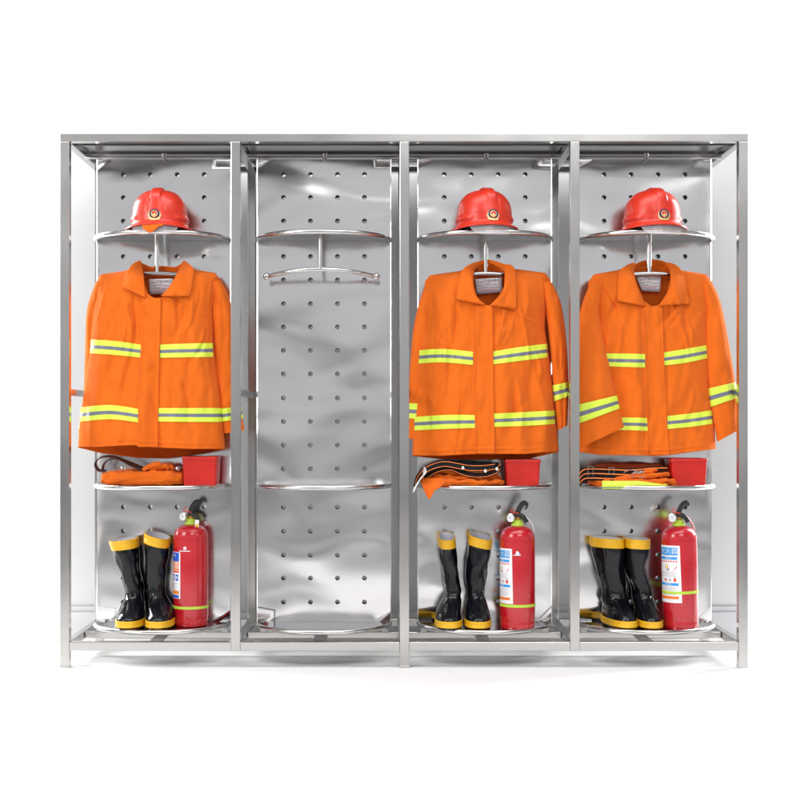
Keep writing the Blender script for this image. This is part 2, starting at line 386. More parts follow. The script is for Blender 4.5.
# ------------------------------------------------------------------ jackets
def jacket(P):
    seed = P['seed']; yc = P.get('yc', .15); DF = P.get('df', .082); DB = .062
    top = P['top']; hemf, hemb = P['hemf'], P['hemb']; L, Rr = P['L'], P['R']
    neck = P['neck']; n0, n1 = neck[0][0], neck[-1][0]
    seams = P['seams']
    cxp = sum(P['plk'][0]) / 2
    root = thing('firefighter_jacket', P['label'], 'jacket', W(cxp, P['hemf'][2][1], yc), 'orange jackets hung in the bays')
    seams = seams + [[(x, y - 5.5) for x, y in hemf]]
    rnd = random.Random(int(seed * 10)); folds = []
    for k in range(34):
        sd = -1 if k % 2 else 1
        x = cxp + sd * rnd.uniform(14, 66); y = rnd.uniform(272, 395)
        if k < 8: y = rnd.uniform(276, 300)
        dx = sd * rnd.uniform(-4, 20) if k % 3 else -sd * rnd.uniform(5, 26); ln = rnd.uniform(35, 120) if k % 3 else rnd.uniform(22, 50)
        folds.append(((x, y), (x + dx, y + ln), rnd.choice((-1, 1, 1)) * rnd.uniform(.004, .0095), rnd.uniform(1.4, 4.6)))
    def segd(px, py, a, c):
        vx, vy = c[0] - a[0], c[1] - a[1]; t = clamp(((px - a[0]) * vx + (py - a[1]) * vy) / (vx * vx + vy * vy))
        return math.hypot(px - a[0] - t * vx, py - a[1] - t * vy)
    def fold(px, py):
        hang = sstep(275, 440, py)
        f = N(px / 17, py / 95, seed) * (.006 + .016 * hang)
        f += N(px / 9 + py / 40, py / 55 - px / 60, seed + 9) * (.004 + .003 * hang)
        dgl = (px - cxp) / 45
        f += N((px + (py - 270) * .55 * (1 if px < cxp else -1)) / 13, py / 80, seed + 3) * .007 * (1 - hang * .5) * min(1, abs(dgl))
        f += N(px / 5, py / 7, seed + 21) * .0013 + N(px / 8, py / 11, seed + 31) * .0022
        for (fa, fc, am, wd) in folds:
            vx, vy = fc[0] - fa[0], fc[1] - fa[1]; ln = math.hypot(vx, vy)
            t = ((px - fa[0]) * vx + (py - fa[1]) * vy) / (ln * ln)
            if -.1 < t < 1.1:
                dd = ((px - fa[0]) * vy - (py - fa[1]) * vx) / ln + 2.2 * math.sin(t * 5 + wd)
                w2 = wd * (.7 + .6 * t)
                if abs(dd) < 3 * w2: f += am * math.exp(-(dd / w2) ** 2) * math.sin(math.pi * clamp(t)) ** .7
        for s in seams:
            d = min(segd(px, py, a, c) for a, c in zip(s, s[1:]))
            f += .0030 * math.exp(-(d / .9) ** 2) - .0015 * math.exp(-((d - 2.2) / 1.3) ** 2)
        return f
    def edges(py): return poly(L, py), poly(Rr, py)
    def closing(px, py):
        t = clamp((py - poly(top, px)) / 34.0)
        return math.sqrt(max(0, 1 - (1 - t) ** 2))
    def yfront(px, py):
        l, r = edges(py); u = clamp((px - l) / (r - l)) * 2 - 1
        e = max(0, 1 - abs(u) ** 3.0) ** .55
        return yc - (DF * e + fold(px, py) * min(1, e * 1.6)) * closing(px, py)
    def yback(px, py):
        l, r = edges(py); u = clamp((px - l) / (r - l)) * 2 - 1
        e = max(0, 1 - abs(u) ** 3.0) ** .55
        return yc + (lerp(.030, DB, sstep(285, 340, py)) * e + N(px / 20, py / 90, seed + 70) * .008 * e) * closing(px, py)
    P['yf'] = yfront
    def topf(px):
        if n0 < px < n1: return max(poly(neck, px), poly(top, px))
        return poly(top, px)
    nu, nv = 160, 150
    us = [i / nu for i in range(nu + 1)]
    l0, r0 = edges(282); lh, rh = edges(450)
    b = MB()
    for side in (0, 1):
        rows = []
        for j in range(nv + 1):
            v = j / nv; row = []
            for u in us:
                pt = lerp(top[0][0], top[-1][0], u); ph = lerp(lh, rh, u)
                ty = topf(pt) if side == 0 else poly(top, pt) + 3 * (1 if n0 < pt < n1 else 0)
                hy = poly(hemf if side == 0 else hemb, ph)
                py = lerp(ty, hy, v)
                l, r = edges(py)
                w = v ** .8
                px = lerp(l, r, u) if v > .25 else lerp(pt, lerp(l, r, u), sstep(0, .25, v))
                row.append(W(px, py, yfront(px, py) if side == 0 else yback(px, py)))
            rows.append(row)
        b.grid(rows, mat=side)
    b.build('body', [M['orange'], M['orange_in']], root, weld=.0012, solid=.0022, sharp=70)

    def patch(a, c, off, mat, name, nu=30, nv=40, solid=.002, matf=None, parent=None):
        """a(v), c(v): px,py of the left and right ends (v down); rides on the jacket front"""
        b = MB(); rows = []
        for j in range(nv + 1):
            v = j / nv; row = []
            for i in range(nu + 1):
                u = i / nu
                if callable(a): p, q = a(v), c(v); px, py = lerp(p[0], q[0], u), lerp(p[1], q[1], u)
                else: px, py = a[0](u, v), a[1](u, v)
                row.append(W(px, py, yfront(px, py) - off))
            rows.append(row)
        b.grid(rows, mat=0, matf=matf)
        return b.build(name, mat, parent or root, solid=solid, sharp=60)
    (pa, pb), pyt, (pc, pd), pyb = P['plk']
    patch(lambda v: (lerp(pa, pc, v) + .5 * math.sin(v * 7), lerp(pyt, pyb, v)), lambda v: (lerp(pb, pd, v) + .5 * math.sin(v * 6 + 1), lerp(pyt, pyb, v)),
          .0045, M['orange'], 'front_placket', 16, 150, .004)
    def stripe(nrow):
        def f(i, j):
            t = (j + .5) / nrow
            return 1 if .38 < t < .64 else 0
        return f
    for T in P['tapes']:      # list of (px, top py, bottom py)
        T = spline(T, 25); tp = [(x, t) for x, t, bt in T]; bp = [(x, bt) for x, t, bt in T]
        x0, x1 = T[0][0], T[-1][0]
        fx = lambda u, v, x0=x0, x1=x1: lerp(x0, x1, u)
        fy = lambda u, v, x0=x0, x1=x1, tp=tp, bp=bp: lerp(poly(tp, lerp(x0, x1, u)), poly(bp, lerp(x0, x1, u)), v)
        patch((fx, fy), None, .0026, [M['lime'], M['tapegrey']], 'reflective_tape', 60, 20, .0012, stripe(20))

    # collar
    for side in (0, 1):
        oe = spline(P['collar'][side][0], 25); ie = spline(P['collar'][side][1], 25)
        b = MB(); rows = []
        nyu = 18
        for j in range(25):
            t = j / 24; row = []
            for i in range(nyu + 1):
                u = i / nyu
                px, py = lerp(oe[j][0], ie[j][0], u), lerp(oe[j][1], ie[j][1], u)
                yf = yfront(px, max(py, poly(top, px) + 5))
                yt = yc - .004
                y = lerp(yt, min(yf, yc - .028) - .010 - .006 * math.sin(math.pi * u), sstep(0, .55, t))
                y += N(px / 8, py / 9, seed + 5) * .003
                row.append(W(px, py, y))
            rows.append(row)
        b.grid(rows); b.build('collar_flap', M['orange'], root, solid=.005, sharp=70)
    ct = spline(P['cback'], 31); b = MB(); rows = []
    for j in range(9):
        t = j / 8
        rows.append([W(x, lerp(y, 279, t), yc + .002 + .032 * math.sin(math.pi * k / 30) + .006 * math.sin(math.pi * t)) for k, (x, y) in enumerate(ct)])
    b.grid(rows); b.build('collar_back', M['orange_in'], root, solid=.005, sharp=70)
    # size tag inside the back
    q = P['tag']; b = MB()
    def tagp(u, v, off):
        a = [lerp(q[0][k], q[1][k], u) for k in (0, 1)]; c = [lerp(q[3][k], q[2][k], u) for k in (0, 1)]
        return W(lerp(a[0], c[0], v), lerp(a[1], c[1], v), yc + .006 + .010 * v - off)
    b.grid([[tagp(i / 6, j / 4, 0) for i in range(7)] for j in range(5)])
    tg = b.build('cloth_tag', M['tag'], root, solid=.0006)
    b = MB()
    tv, tf = text_verts('产品合格证', 1.0)
    mxx = max(v[0] for v in tv)
    b.add([tagp(.62 + v[0] / mxx * .28, .17 - v[1] * .16, .0012) for v in tv], tf, 0)
    tv, tf = text_verts('合格', 1.0); mxx = max(v[0] for v in tv)
    b.add([tagp(.47 + v[0] / mxx * .09, .39 - v[1] * .12, .0012) for v in tv], tf, 1)
    for (u0, u1, v0, m) in ((.12, .3, .2, 1), (.08, .3, .42, 2), (.62, .86, .42, 2), (.1, .45, .58, 2), (.5, .85, .6, 2), (.12, .8, .72, 1), (.18, .5, .84, 2), (.55, .9, .84, 2)):
        b.add([tagp(u0, v0, .0012), tagp(u1, v0, .0012), tagp(u1, v0 + .045, .0012), tagp(u0, v0 + .045, .0012)], [[0, 1, 2, 3]], m)
    b.build('print', [M['ink'], M['pinkink'], M['greyink']], tg)

    # sleeves
    for sl in P['sleeves']:
        pts = spline(sl['path'], 90)      # px, py, half width px, depth y, half depth m
        tilt = sl.get('tilt', 0)
        def sp(s, a, off=0.0, pts=pts, sl=sl, tilt=tilt):
            k = clamp(s) * 89; i = min(int(k), 88); f = k - i
            px, py, hw, y, hd = [lerp(pts[i][q], pts[i + 1][q], f) for q in range(5)]
            i2, i1 = min(i + 4, 89), max(i - 4, 0)
            tx, ty = pts[i2][0] - pts[i1][0], pts[i2][1] - pts[i1][1]; ln = math.hypot(tx, ty); tx /= ln; ty /= ln
            nx, ny = ty, -tx                      # normal in picture plane, to the right
            ca, sa = math.cos(a), math.sin(a)
            ca = math.copysign(abs(ca) ** .8, ca); sa = math.copysign(abs(sa) ** .9, sa)
            wv = 1 + .0 * s
            fl = N(px / 10 + ca * 2.2, py / 26, seed + sl['k'] + sa * 1.5) * .011 * sstep(0, .3, s) + N(px / 6 + ca * 4, py / 9, seed + sl['k'] + 8) * .0035
            d = hw * ca * (1 + off / (hw / K))
            ex, ey = px + nx * d, py + ny * d
            tl = tilt * sstep(.55, 1, s)
            ex += tx * d * tl; ey += ty * d * tl
            return W(ex, ey, y - (hd + off) * sa - fl * abs(sa))
        n = 40; ang = [2 * math.pi * k / n for k in range(n)]
        b = MB(); rows = [[sp(j / 89, a) for a in ang] for j in range(90)]
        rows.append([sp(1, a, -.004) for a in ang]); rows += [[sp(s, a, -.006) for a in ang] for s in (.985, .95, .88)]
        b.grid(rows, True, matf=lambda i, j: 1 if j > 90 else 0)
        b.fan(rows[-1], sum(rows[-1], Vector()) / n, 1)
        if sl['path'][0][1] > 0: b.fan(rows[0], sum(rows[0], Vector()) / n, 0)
        sv = b.build('sleeve', [M['orange'], M['orange_dk']], root, sharp=70)  # sleeve inside takes the dark rust colour in place of shade in the cuff
        s0, s1 = sl['tape']; b = MB()
        rows = [[sp(lerp(s0, s1, j / 20), a, .0025) for a in ang] for j in range(21)]
        b.grid(rows, True, matf=stripe(20)); b.build('reflective_tape', [M['lime'], M['tapegrey']], sv, solid=.001)
    return root

J1 = dict(seed=3.3, label='orange firefighter jacket with lime tape in the far left bay, its collar spread wide', yc=.15,
    top=[(97, 281), (101, 274.5), (125, 271), (140, 265), (162, 263), (184, 265), (195, 270), (215, 273), (221, 281)],
    hemf=[(78, 447), (95, 447), (135, 445), (140, 446.5), (158, 447.5), (190, 449), (225, 449)],
    hemb=[(78, 447.5), (100, 453), (140, 458), (165, 458.5), (200, 454), (225, 449.5)],
    L=[(274, 98), (282, 95), (300, 93), (340, 90.5), (354, 89), (400, 83), (420, 80), (448, 78)],
    R=[(275, 220), (285, 217), (310, 212.5), (345, 213.5), (380, 218), (408, 222), (449, 225)],
    neck=[(141, 266), (144, 284), (148, 294), (154, 298), (161, 298), (168, 294), (178, 278), (184, 265.5)],
    seams=[[(109, 273), (104, 295), (97, 320)], [(213, 276), (209, 295), (211, 318)], [(168, 298), (190, 308), (211, 318)], [(160, 300), (157, 447)], [(143, 298), (139, 447)]],
    plk=((142, 160.5), 298, (138, 158), 447),
    tapes=[[(90, 339.5, 353.3), (115, 341, 355), (141, 344.7, 357.7)], [(160, 344.5, 357.8), (190, 343.5, 357.3), (213.3, 343, 357)],
           [(80.3, 407.5, 421.7), (110, 405, 419.3), (139, 409, 422.5)], [(158, 408, 421.5), (190, 408, 422), (222.5, 408, 422)]],
    collar=[([(140, 260.5), (132, 265), (126, 275), (122.5, 287)], [(141, 262), (143, 272), (144.5, 286), (145.5, 298)]),
            ([(184, 260.5), (190, 265), (194, 272), (190, 296.5)], [(183, 262), (178, 272), (171, 285), (161, 296)])],
    cback=[(140, 262), (150, 266.5), (162, 269.5), (174, 267.5), (184, 262)],
    tag=[(149, 279), (173, 278.5), (173, 294), (149.5, 294.5)],
    sleeves=[dict(k=1, tape=(.86, .945), path=[(102, 283, 6, .155, .03), (95, 310, 8, .17, .04), (94, 350, 9.0, .178, .045), (92, 405, 9, .18, .042), (88.5, 434, 10.5, .178, .035)]),
             dict(k=2, tape=(.795, .88), path=[(216, 281, 5, .152, .03), (221, 305, 10, .165, .04), (224, 345, 11, .172, .045), (228.5, 400, 11.2, .165, .04), (233.5, 432, 11.2, .16, .032)])])
J3 = dict(seed=11.7, label='orange firefighter jacket hung in the bay just right of the rack centre', yc=.15,
    top=[(425, 282), (430, 275.5), (461, 271), (474, 265), (488, 261), (502, 264), (514, 269), (545, 273), (551, 281)],
    hemf=[(412.5, 455.5), (440, 456), (475, 454), (495, 454), (525, 454), (558.5, 451)],
    hemb=[(412.5, 456), (440, 459), (480, 460), (530, 458.5), (558.5, 452)],
    L=[(275, 426), (300, 425), (330, 424), (344, 419), (351, 417.5), (400, 415), (430, 413.3), (456, 412.5)],
    R=[(273, 549), (285, 548), (300, 546), (328, 544.5), (345, 547.5), (375, 551.5), (418, 556), (451, 558.5)],
    neck=[(473, 267), (473.5, 285), (477, 297), (484, 305), (490, 305.5), (498, 297), (504, 287), (505, 268)],
    seams=[[(541, 276), (544, 295), (544, 330)], [(432, 280), (430, 310), (426, 338)], [(492, 308), (494, 452)], [(473, 308), (476, 452)], [(500, 308), (530, 320), (543, 330)]],
    plk=((473, 492.5), 305.5, (476, 495), 453.5),
    tapes=[[(417.8, 350.5, 363.7), (442.5, 349, 362.5), (473, 351.7, 365)], [(492, 351.7, 364.5), (520, 347, 361), (547.6, 343.7, 357.5)],
           [(414, 417, 430.5), (445, 415, 429), (475, 415, 428)], [(493, 413.7, 427), (525, 412, 426), (555.5, 410.5, 424)]],
    collar=[([(486, 259.5), (471, 264), (461, 273), (456, 299.5)], [(487, 262), (475, 269), (473, 283), (476, 296), (485.5, 305)]),
            ([(489, 259.5), (504, 264), (514.5, 270), (516.5, 309.5)], [(488, 262), (503, 270), (505, 283), (501, 295.5), (490, 305)])],
    cback=[(474, 268), (480, 262), (487, 259.5), (495, 262), (503, 268)],
    tag=[(475, 279), (502, 277.3), (502.5, 292.5), (477, 294.5)],
    sleeves=[dict(k=1, tape=(.77, .855), path=[(432, 283, 6, .150, .03), (424, 318, 8.5, .165, .042), (420, 352, 9, .172, .042), (417.5, 400, 9, .175, .04), (415, 439, 7, .172, .03)]),
             dict(k=2, tape=(.715, .80), path=[(546, 282, 5, .150, .03), (553, 305, 8, .155, .04), (558, 342, 8.5, .155, .042), (561, 390, 7.5, .150, .035), (562.5, 428, 5, .145, .026)], tilt=-.5)])
J4 = dict(seed=23.1, label='orange firefighter jacket in the far right bay with one sleeve hanging across its front', yc=.155, df=.062,
    top=[(588, 283), (594, 274.5), (617, 270.5), (632, 266), (652, 262), (672, 266), (681, 270.5), (706, 274.5), (712, 282)],
    hemf=[(579, 452), (600, 455), (640, 455.5), (655, 456), (670, 455), (695, 451.5), (715.5, 449)],
    hemb=[(579, 451), (600, 453), (640, 453), (715.5, 448)],
    L=[(275, 590), (300, 590), (350, 588), (400, 583), (450, 579)],
    R=[(275, 711), (300, 708.5), (345, 708), (400, 711), (425, 714), (449, 715.5)],
    neck=[(632, 268), (637, 284), (644, 301), (652, 306.5), (659, 305), (667, 293), (670, 281), (671.5, 268)],
    seams=[[(705, 278), (707, 300), (708, 345)], [(602, 278), (598, 300), (597, 328)], [(662, 308), (669, 454)], [(643, 308), (648, 454)]],
    plk=((643, 661.5), 306.5, (649, 669), 455),
    tapes=[[(600, 353.5, 366), (622, 353.5, 367), (645, 354, 367.5)], [(664, 352.5, 365.5), (685, 349, 363), (708, 345, 358.2)],
           [(618, 417.5, 430), (632, 417.5, 430.3), (648, 418, 431)], [(667.5, 416, 429), (690, 413.5, 427), (712.5, 410, 423.8)]],
    collar=[([(634, 262.5), (626, 266), (618.5, 274), (617, 301)], [(635, 265), (634, 273), (638, 290), (644.5, 306)]),
            ([(668, 262.5), (677, 266), (683, 275), (690, 304)], [(667, 264), (670, 272), (670, 288), (659.5, 305.5)])],
    cback=[(632, 267), (640, 262), (652, 259.5), (664, 261.5), (673, 267)],
    tag=[(636, 276.5), (661, 276.5), (660, 292), (642, 291)],
    sleeves=[dict(k=1, tape=(.755, .845), tilt=-.24, path=[(598, 283, 7, .140, .03), (590, 310, 9.5, .115, .036), (590, 350, 16, .094, .042), (594, 400, 22.5, .084, .040), (601, 438, 24.5, .082, .03)]),
             dict(k=2, tape=(.70, .79), tilt=-.4, path=[(706, 282, 5, .152, .03), (713, 305, 8, .16, .04), (717, 345, 12, .16, .045), (723, 395, 13.5, .155, .04), (728, 436, 11.5, .15, .03)])])
for P in (J1, J3, J4): jacket(P)

# ------------------------------------------------------------------ helmets
def helmet(px, base_z, yaw, label, strap=None, y0=.115):
    x0 = W(px, 225, y0).x
    root = thing('firefighter_helmet', label, 'helmet', (x0, y0, base_z), 'red helmets on the top shelves')
    A, B = .1065, .113
    prof = [(1.20, .003), (1.205, .0), (1.19, .0035), (1.12, .008), (1.05, .014), (1.015, .021), (1.0, .030), (.99, .050), (.965, .075), (.925, .098), (.86, .119), (.76, .137), (.63, .150), (.47, .159), (.30, .1635), (.14, .1655), (.001, .166)]
    prof = [(r, z * .95) for r, z in prof]
    pr = spline(prof, 70)
    def surf(t, s, off=0.0):
        k = s * 69; i = min(int(k), 68); f = k - i
        r, z = lerp(pr[i][0], pr[i + 1][0], f), lerp(pr[i][1], pr[i + 1][1], f)
        x, y = A * r * math.sin(t), -B * r * math.cos(t)
        z += .011 * max(0, math.cos(t)) ** 1.5 * (1 - sstep(.010, .045, z))
        ex = 0.0
        if z > .03:
            ex = .0085 * (1 - sstep(.013, .024, abs(x))) * sstep(.085, .128, z)
            ex += .005 * sstep(.030, .040, z) * (1 - sstep(.046, .058, z)) * sstep(.60, .80, abs(math.sin(t)))
            ex += .0022 * (1 - sstep(.030, .036, abs(abs(x) - .062))) * sstep(.05, .07, z) * (1 - sstep(.10, .13, z))
        nrm = Vector((x / A ** 2, y / B ** 2, max(0, z - .03) / .135 ** 2 + 1e-6)).normalized()
        return Vector((x, y, z)) + nrm * (ex + off)
    Rz = Matrix.Rotation(yaw, 3, 'Z'); O = Vector((x0, y0, base_z))
    T = lambda v: O + Rz @ Vector(v)
    n = 128; th = [2 * math.pi * k / n for k in range(n)]
    b = MB(); b.grid([[T(surf(t, j / 89)) for t in th] for j in range(90)], True)
    b.build('shell', M['helmet'], root, solid=.003, weld=1e-5, sharp=60, offset=-1)
    b = MB(); b.lathe((0, 0, 0), [(.098, .012), (.100, .004), (.096, .001), (.090, .004), (.088, .03), (.05, .06), (.001, .065)], 64, sy=1.05)
    b.v = [T(v) for v in b.v]; b.build('liner', M['dark'], root)
    # clear visor folded under the brim
    b = MB(); rows = []
    for j in range(9):
        v = j / 8
        row = []
        for k in range(41):
            t = R(lerp(-44, 44, k / 40)); e = abs(k / 20 - 1)
            rr = 1.15 + .05 * v
            row.append(T((A * rr * math.sin(t), -B * rr * math.cos(t), .012 - v * (.036 * (1 - e ** 5) + .004))))
        rows.append(row)
    b.grid(rows); b.build('visor', M['visor'], root, solid=.0015)
    for s in (-1, 1):
        b = MB(); b.tube([T((s * .085, -.085, .002)), T((s * .09, -.07, -.002)), T((s * .092, -.05, .001))], .006, 10)
        b.build('chin_strap', M['dark'], root)
    if strap:
        b = MB(); rows = []
        for j in range(13):
            v = j / 12; row = []
            for k in range(17):
                u = k / 16 * 2 - 1
                z = .010 - v * (.027 * max(0, 1 - abs(u + .25) ** 1.3) + .006) + N(u * 3, v * 2, 4) * .004
                t = u * .34 - .02
                row.append(T((A * 1.16 * math.sin(t) * (1 - .12 * v), -B * (1.19 + .07 * math.sin(v * 2)) * math.cos(t), z)))
            rows.append(row)
        b.grid(rows); b.build('neck_cloth', M['orange'], root, solid=.003)
    else:
        b = MB(); b.tube([T((lerp(-.06, .06, k / 20), -.094 + .03 * abs(k / 10 - 1) ** 2, -.0005 + .004 * math.sin(k * .7))) for k in range(21)], .006, 10)
        b.build('neck_cloth', M['orange'], root)
    # badge
    def front(x, z, off):
        lo, hi = 5 / 69, 1.0
        for _ in range(30):
            mid = (lo + hi) / 2
            k = mid * 69; i = min(int(k), 68); zz = lerp(pr[i][1], pr[i + 1][1], k - i)
            if zz < z: lo = mid
            else: hi = mid
        k = lo * 69; i = min(int(k), 68); r = lerp(pr[i][0], pr[i + 1][0], k - i)
        t = math.asin(clamp(x / (A * r), -1, 1))
        p = surf(t, lo, off); return p
    zc = .0475
    def shape(b, pts, off, mat, ctr=None):
        ctr = ctr or (sum(p[0] for p in pts) / len(pts), sum(p[1] for p in pts) / len(pts))
        ring = [T(front(p[0], zc + p[1], off)) for p in pts]; back = [T(front(p[0], zc + p[1], 0)) for p in pts]
        b.grid([back, ring], True, mat); b.fan(ring, T(front(ctr[0], zc + ctr[1], off)), mat)
    circ = lambda cx, cz, rx, rz, n=36: [(cx + rx * math.cos(2 * math.pi * k / n), cz + rz * math.sin(2 * math.pi * k / n)) for k in range(n)]
    b = MB()
    wr = []
    for k in range(72):
        a = 2 * math.pi * k / 72; rad = .0235 + .0013 * math.cos(a * 12)
        if math.sin(a) > .35: rad *= lerp(1, .80, sstep(.35, .9, math.sin(a)))
        wr.append((rad * math.cos(a), rad * math.sin(a) * .98 - .001))
    shape(b, wr, .0022, 0)
    shape(b, [(-.020, -.014), (-.012, -.020), (0, -.0225), (.012, -.020), (.020, -.014), (.017, -.025), (0, -.028), (-.017, -.025)], .0026, 0)
    shape(b, circ(0, .004, .0185, .0185), .0034, 1)
    shape(b, circ(0, .005, .0122, .0125), .0044, 0)
    shape(b, [(-.0095, .003), (-.0085, .010), (-.003, .0145), (.003, .0145), (.0085, .010), (.0095, .003), (.004, .003), (.0015, .0085), (0, .010), (-.0015, .0085), (-.004, .003)], .0053, 2, (0, .0125))
    for s in (-1, 1): shape(b, [(s * .004, -.006), (s * .009, -.004), (s * .0105, -.008), (s * .006, -.010)], .0055, 2)
    shape(b, [(-.002, -.012), (.002, -.012), (.002, -.002), (-.002, -.002)], .0052, 0)
    b.build('badge', [M['gold'], M['navy'], M['badgered']], root, sharp=30)
helmet(160, 1.6435, R(-1), 'red firefighter helmet with an orange cloth tip hanging under its brim, far left bay', True)
helmet(484.3, 1.6435, R(13), 'red firefighter helmet on the top shelf just right of the rack centre', None)
helmet(652, 1.6435, R(12), 'red firefighter helmet on the top shelf of the far right bay', None)

# ------------------------------------------------------------------ boots
def boot(foot, ank, mid, topx, yF, label, yaw=0, tilt=0, H=.328, back_tilt=.10, topw=None, ftw=None, seed=0):
    """foot, ank, mid, topx: (centre px, half width px)"""
    z0 = SH[2] + .0055
    y_at = yF + .12
    r = (D + yF + .05) / D
    fx = W(foot[0], 600, yF + .05).x
    root = thing('rubber_boot', label, 'boot', (fx, y_at, z0), 'rubber boots on the bottom shelves')
    def X(p, y=yF + .165): return (W(p[0], 600, y).x - fx, p[1] / K * (D + y) / D)
    f, a, m, t = X(foot, yF + .05), X(ank), X(mid), X(topx)
    # h, cx, half width, front, back (local y, front negative)
    rings = [(0, f[0], f[1] * .95, -.118, .112), (.004, f[0], f[1], -.122, .115), (.010, f[0], f[1], -.122, .115), (.034, f[0], f[1] * .99, -.120, .113),
             (.044, f[0], f[1] * .97, -.112, .110), (.058, f[0], f[1] * .92, -.094, .107), (.074, lerp(f[0], a[0], .3), f[1] * .84, -.066, .104),
             (.090, lerp(f[0], a[0], .6), lerp(f[1], a[1], .6), -.036, .102), (.110, lerp(f[0], a[0], .9), a[1] * 1.03, -.012, .100), (.135, a[0], a[1], -.004, .096),
             (.175, lerp(a[0], m[0], .55), lerp(a[1], m[1], .5), -.010, .098), (.215, m[0], m[1], -.020, .104), (.27, lerp(m[0], t[0], .55), lerp(m[1], t[1], .6), -.027, .110), (H, t[0], t[1], -.030, .114)]
    dens = spline(rings, 100)
    Rz = Matrix.Rotation(yaw, 3, 'Z'); O = Vector((fx, y_at, z0))
    def S(h, ang, off=0.0):
        lo = 0
        hs = [q[0] for q in dens]
        i = 0
        while i < 98 and hs[i + 1] < h: i += 1
        ff = clamp((h - hs[i]) / max(1e-6, hs[i + 1] - hs[i]))
        _, cx, hw, fr, bk = [lerp(p, q, ff) for p, q in zip(dens[i], dens[i + 1])]
        ca, sa = math.cos(ang), math.sin(ang)
        e = .82
        ca2 = math.copysign(abs(ca) ** e, ca); sa2 = math.copysign(abs(sa) ** e, sa)
        cy = (fr + bk) / 2; hl = (bk - fr) / 2
        wv = .45 + .55 * 1
        # narrower waist and heel in the foot
        if h < .1:
            yy = sa2
            hw *= lerp(1, lerp(.80, 1, sstep(.9, -.6, yy)), 1 - h / .1)
        w = N(ca * 1.6 + seed, sa * 1.6, h * 16) * .0065 * sstep(.06, .12, h) * (1 - sstep(H - .05, H - .02, h) * .7)
        w += N(ca * 2.5 + seed, sa * 2.5, h * 45 + 7) * .0022 * sstep(.06, .1, h) * (1 - sstep(.17, .24, h))
        x = cx + (hw + off + w) * ca2; y = cy + (hl + off + w) * sa2
        s = sstep(.12, H, h)
        z = h + s * (tilt * (x - cx) + back_tilt * (y - cy))
        return O + Rz @ Vector((x, y, z))
    n = 56; A = [2 * math.pi * k / n for k in range(n)]
    hsamp = [.008 + (H - .008) * j / 90 for j in range(91)]
    b = MB(); b.grid([[S(h, q) for q in A] for h in hsamp], True)
    b.build('upper', M['rubber'], root, sharp=80)
    b = MB(); rows = [[S(h, q, o) for q in A] for h, o in ((.0, -.002), (.0, .001), (.0075, .0015), (.009, .0))]
    b.grid(rows, True); b.fan(rows[0], sum(rows[0], Vector()) / n, 0, True); b.build('outsole', M['rubber'], root)
    b = MB(); b.grid([[S(h, q, o) for q in A] for h, o in ((.008, .0), (.0085, .0028), (.019, .0032), (.0198, .0026), (.021, .0032), (.0315, .0028), (.033, -.001))], True)
    b.build('foxing_band', M['yellow'], root, sharp=60)
    b = MB(); b.grid([[S(h, q, o) for q in A] for h, o in ((H - .037, -.001), (H - .0365, .0022), (H - .019, .0024), (H - .018, .0019), (H - .0165, .0024), (H - .001, .0022), (H, .0), (H - .0005, -.003))], True)
    b.build('cuff_band', M['yellow'], root, sharp=60)
    b = MB(); b.grid([[S(h, q, o) for q in A] for h, o in ((H - .0008, -.0028), (H - .004, -.004), (H - .05, -.004), (H - .12, -.004), (H - .16, -.012))], True)
    rows = [S(H - .16, q, -.012) for q in A]; b.fan(rows, sum(rows, Vector()) / n)
    b.build('lining', M['lining'], root)
boot((128.5, 14.2), (134.5, 8.2), (130, 9.8), (124, 13.6), .034, 'black rubber boot at the left of the far left pair, its shaft leaning left', tilt=.12, seed=1, H=.330, back_tilt=.02)
boot((158.3, 14.0), (156, 8.4), (156, 10.3), (157.8, 12.2), .030, 'black rubber boot touching the extinguisher in the far left bay', tilt=-.27, seed=2, H=.346, back_tilt=.05)
boot((449, 13.8), (453, 8.2), (450, 8.2), (446, 8.2), .028, 'black rubber boot left in the pair right of the rack centre, its cuff pinched narrow', tilt=.0, seed=3, H=.342, back_tilt=.15)
boot((478.5, 13.4), (475.5, 8.2), (476, 11.3), (480.5, 11.7), .026, 'black rubber boot with a wide open cuff beside the middle extinguisher', tilt=-.22, seed=4, H=.344, back_tilt=.11)
boot((621, 13.0), (617, 11.5), (611, 13), (608.5, 15.8), .036, 'black rubber boot at the left of the far right pair, toe turned to the right', yaw=R(14), tilt=-.05, seed=5, H=.336, back_tilt=0)
boot((650.5, 12.6), (643, 9.4), (635.5, 10.2), (636.5, 12.4), .026, 'black rubber boot between its twin and the far right extinguisher', yaw=R(2), tilt=-.05, seed=6, H=.334, back_tilt=.01)

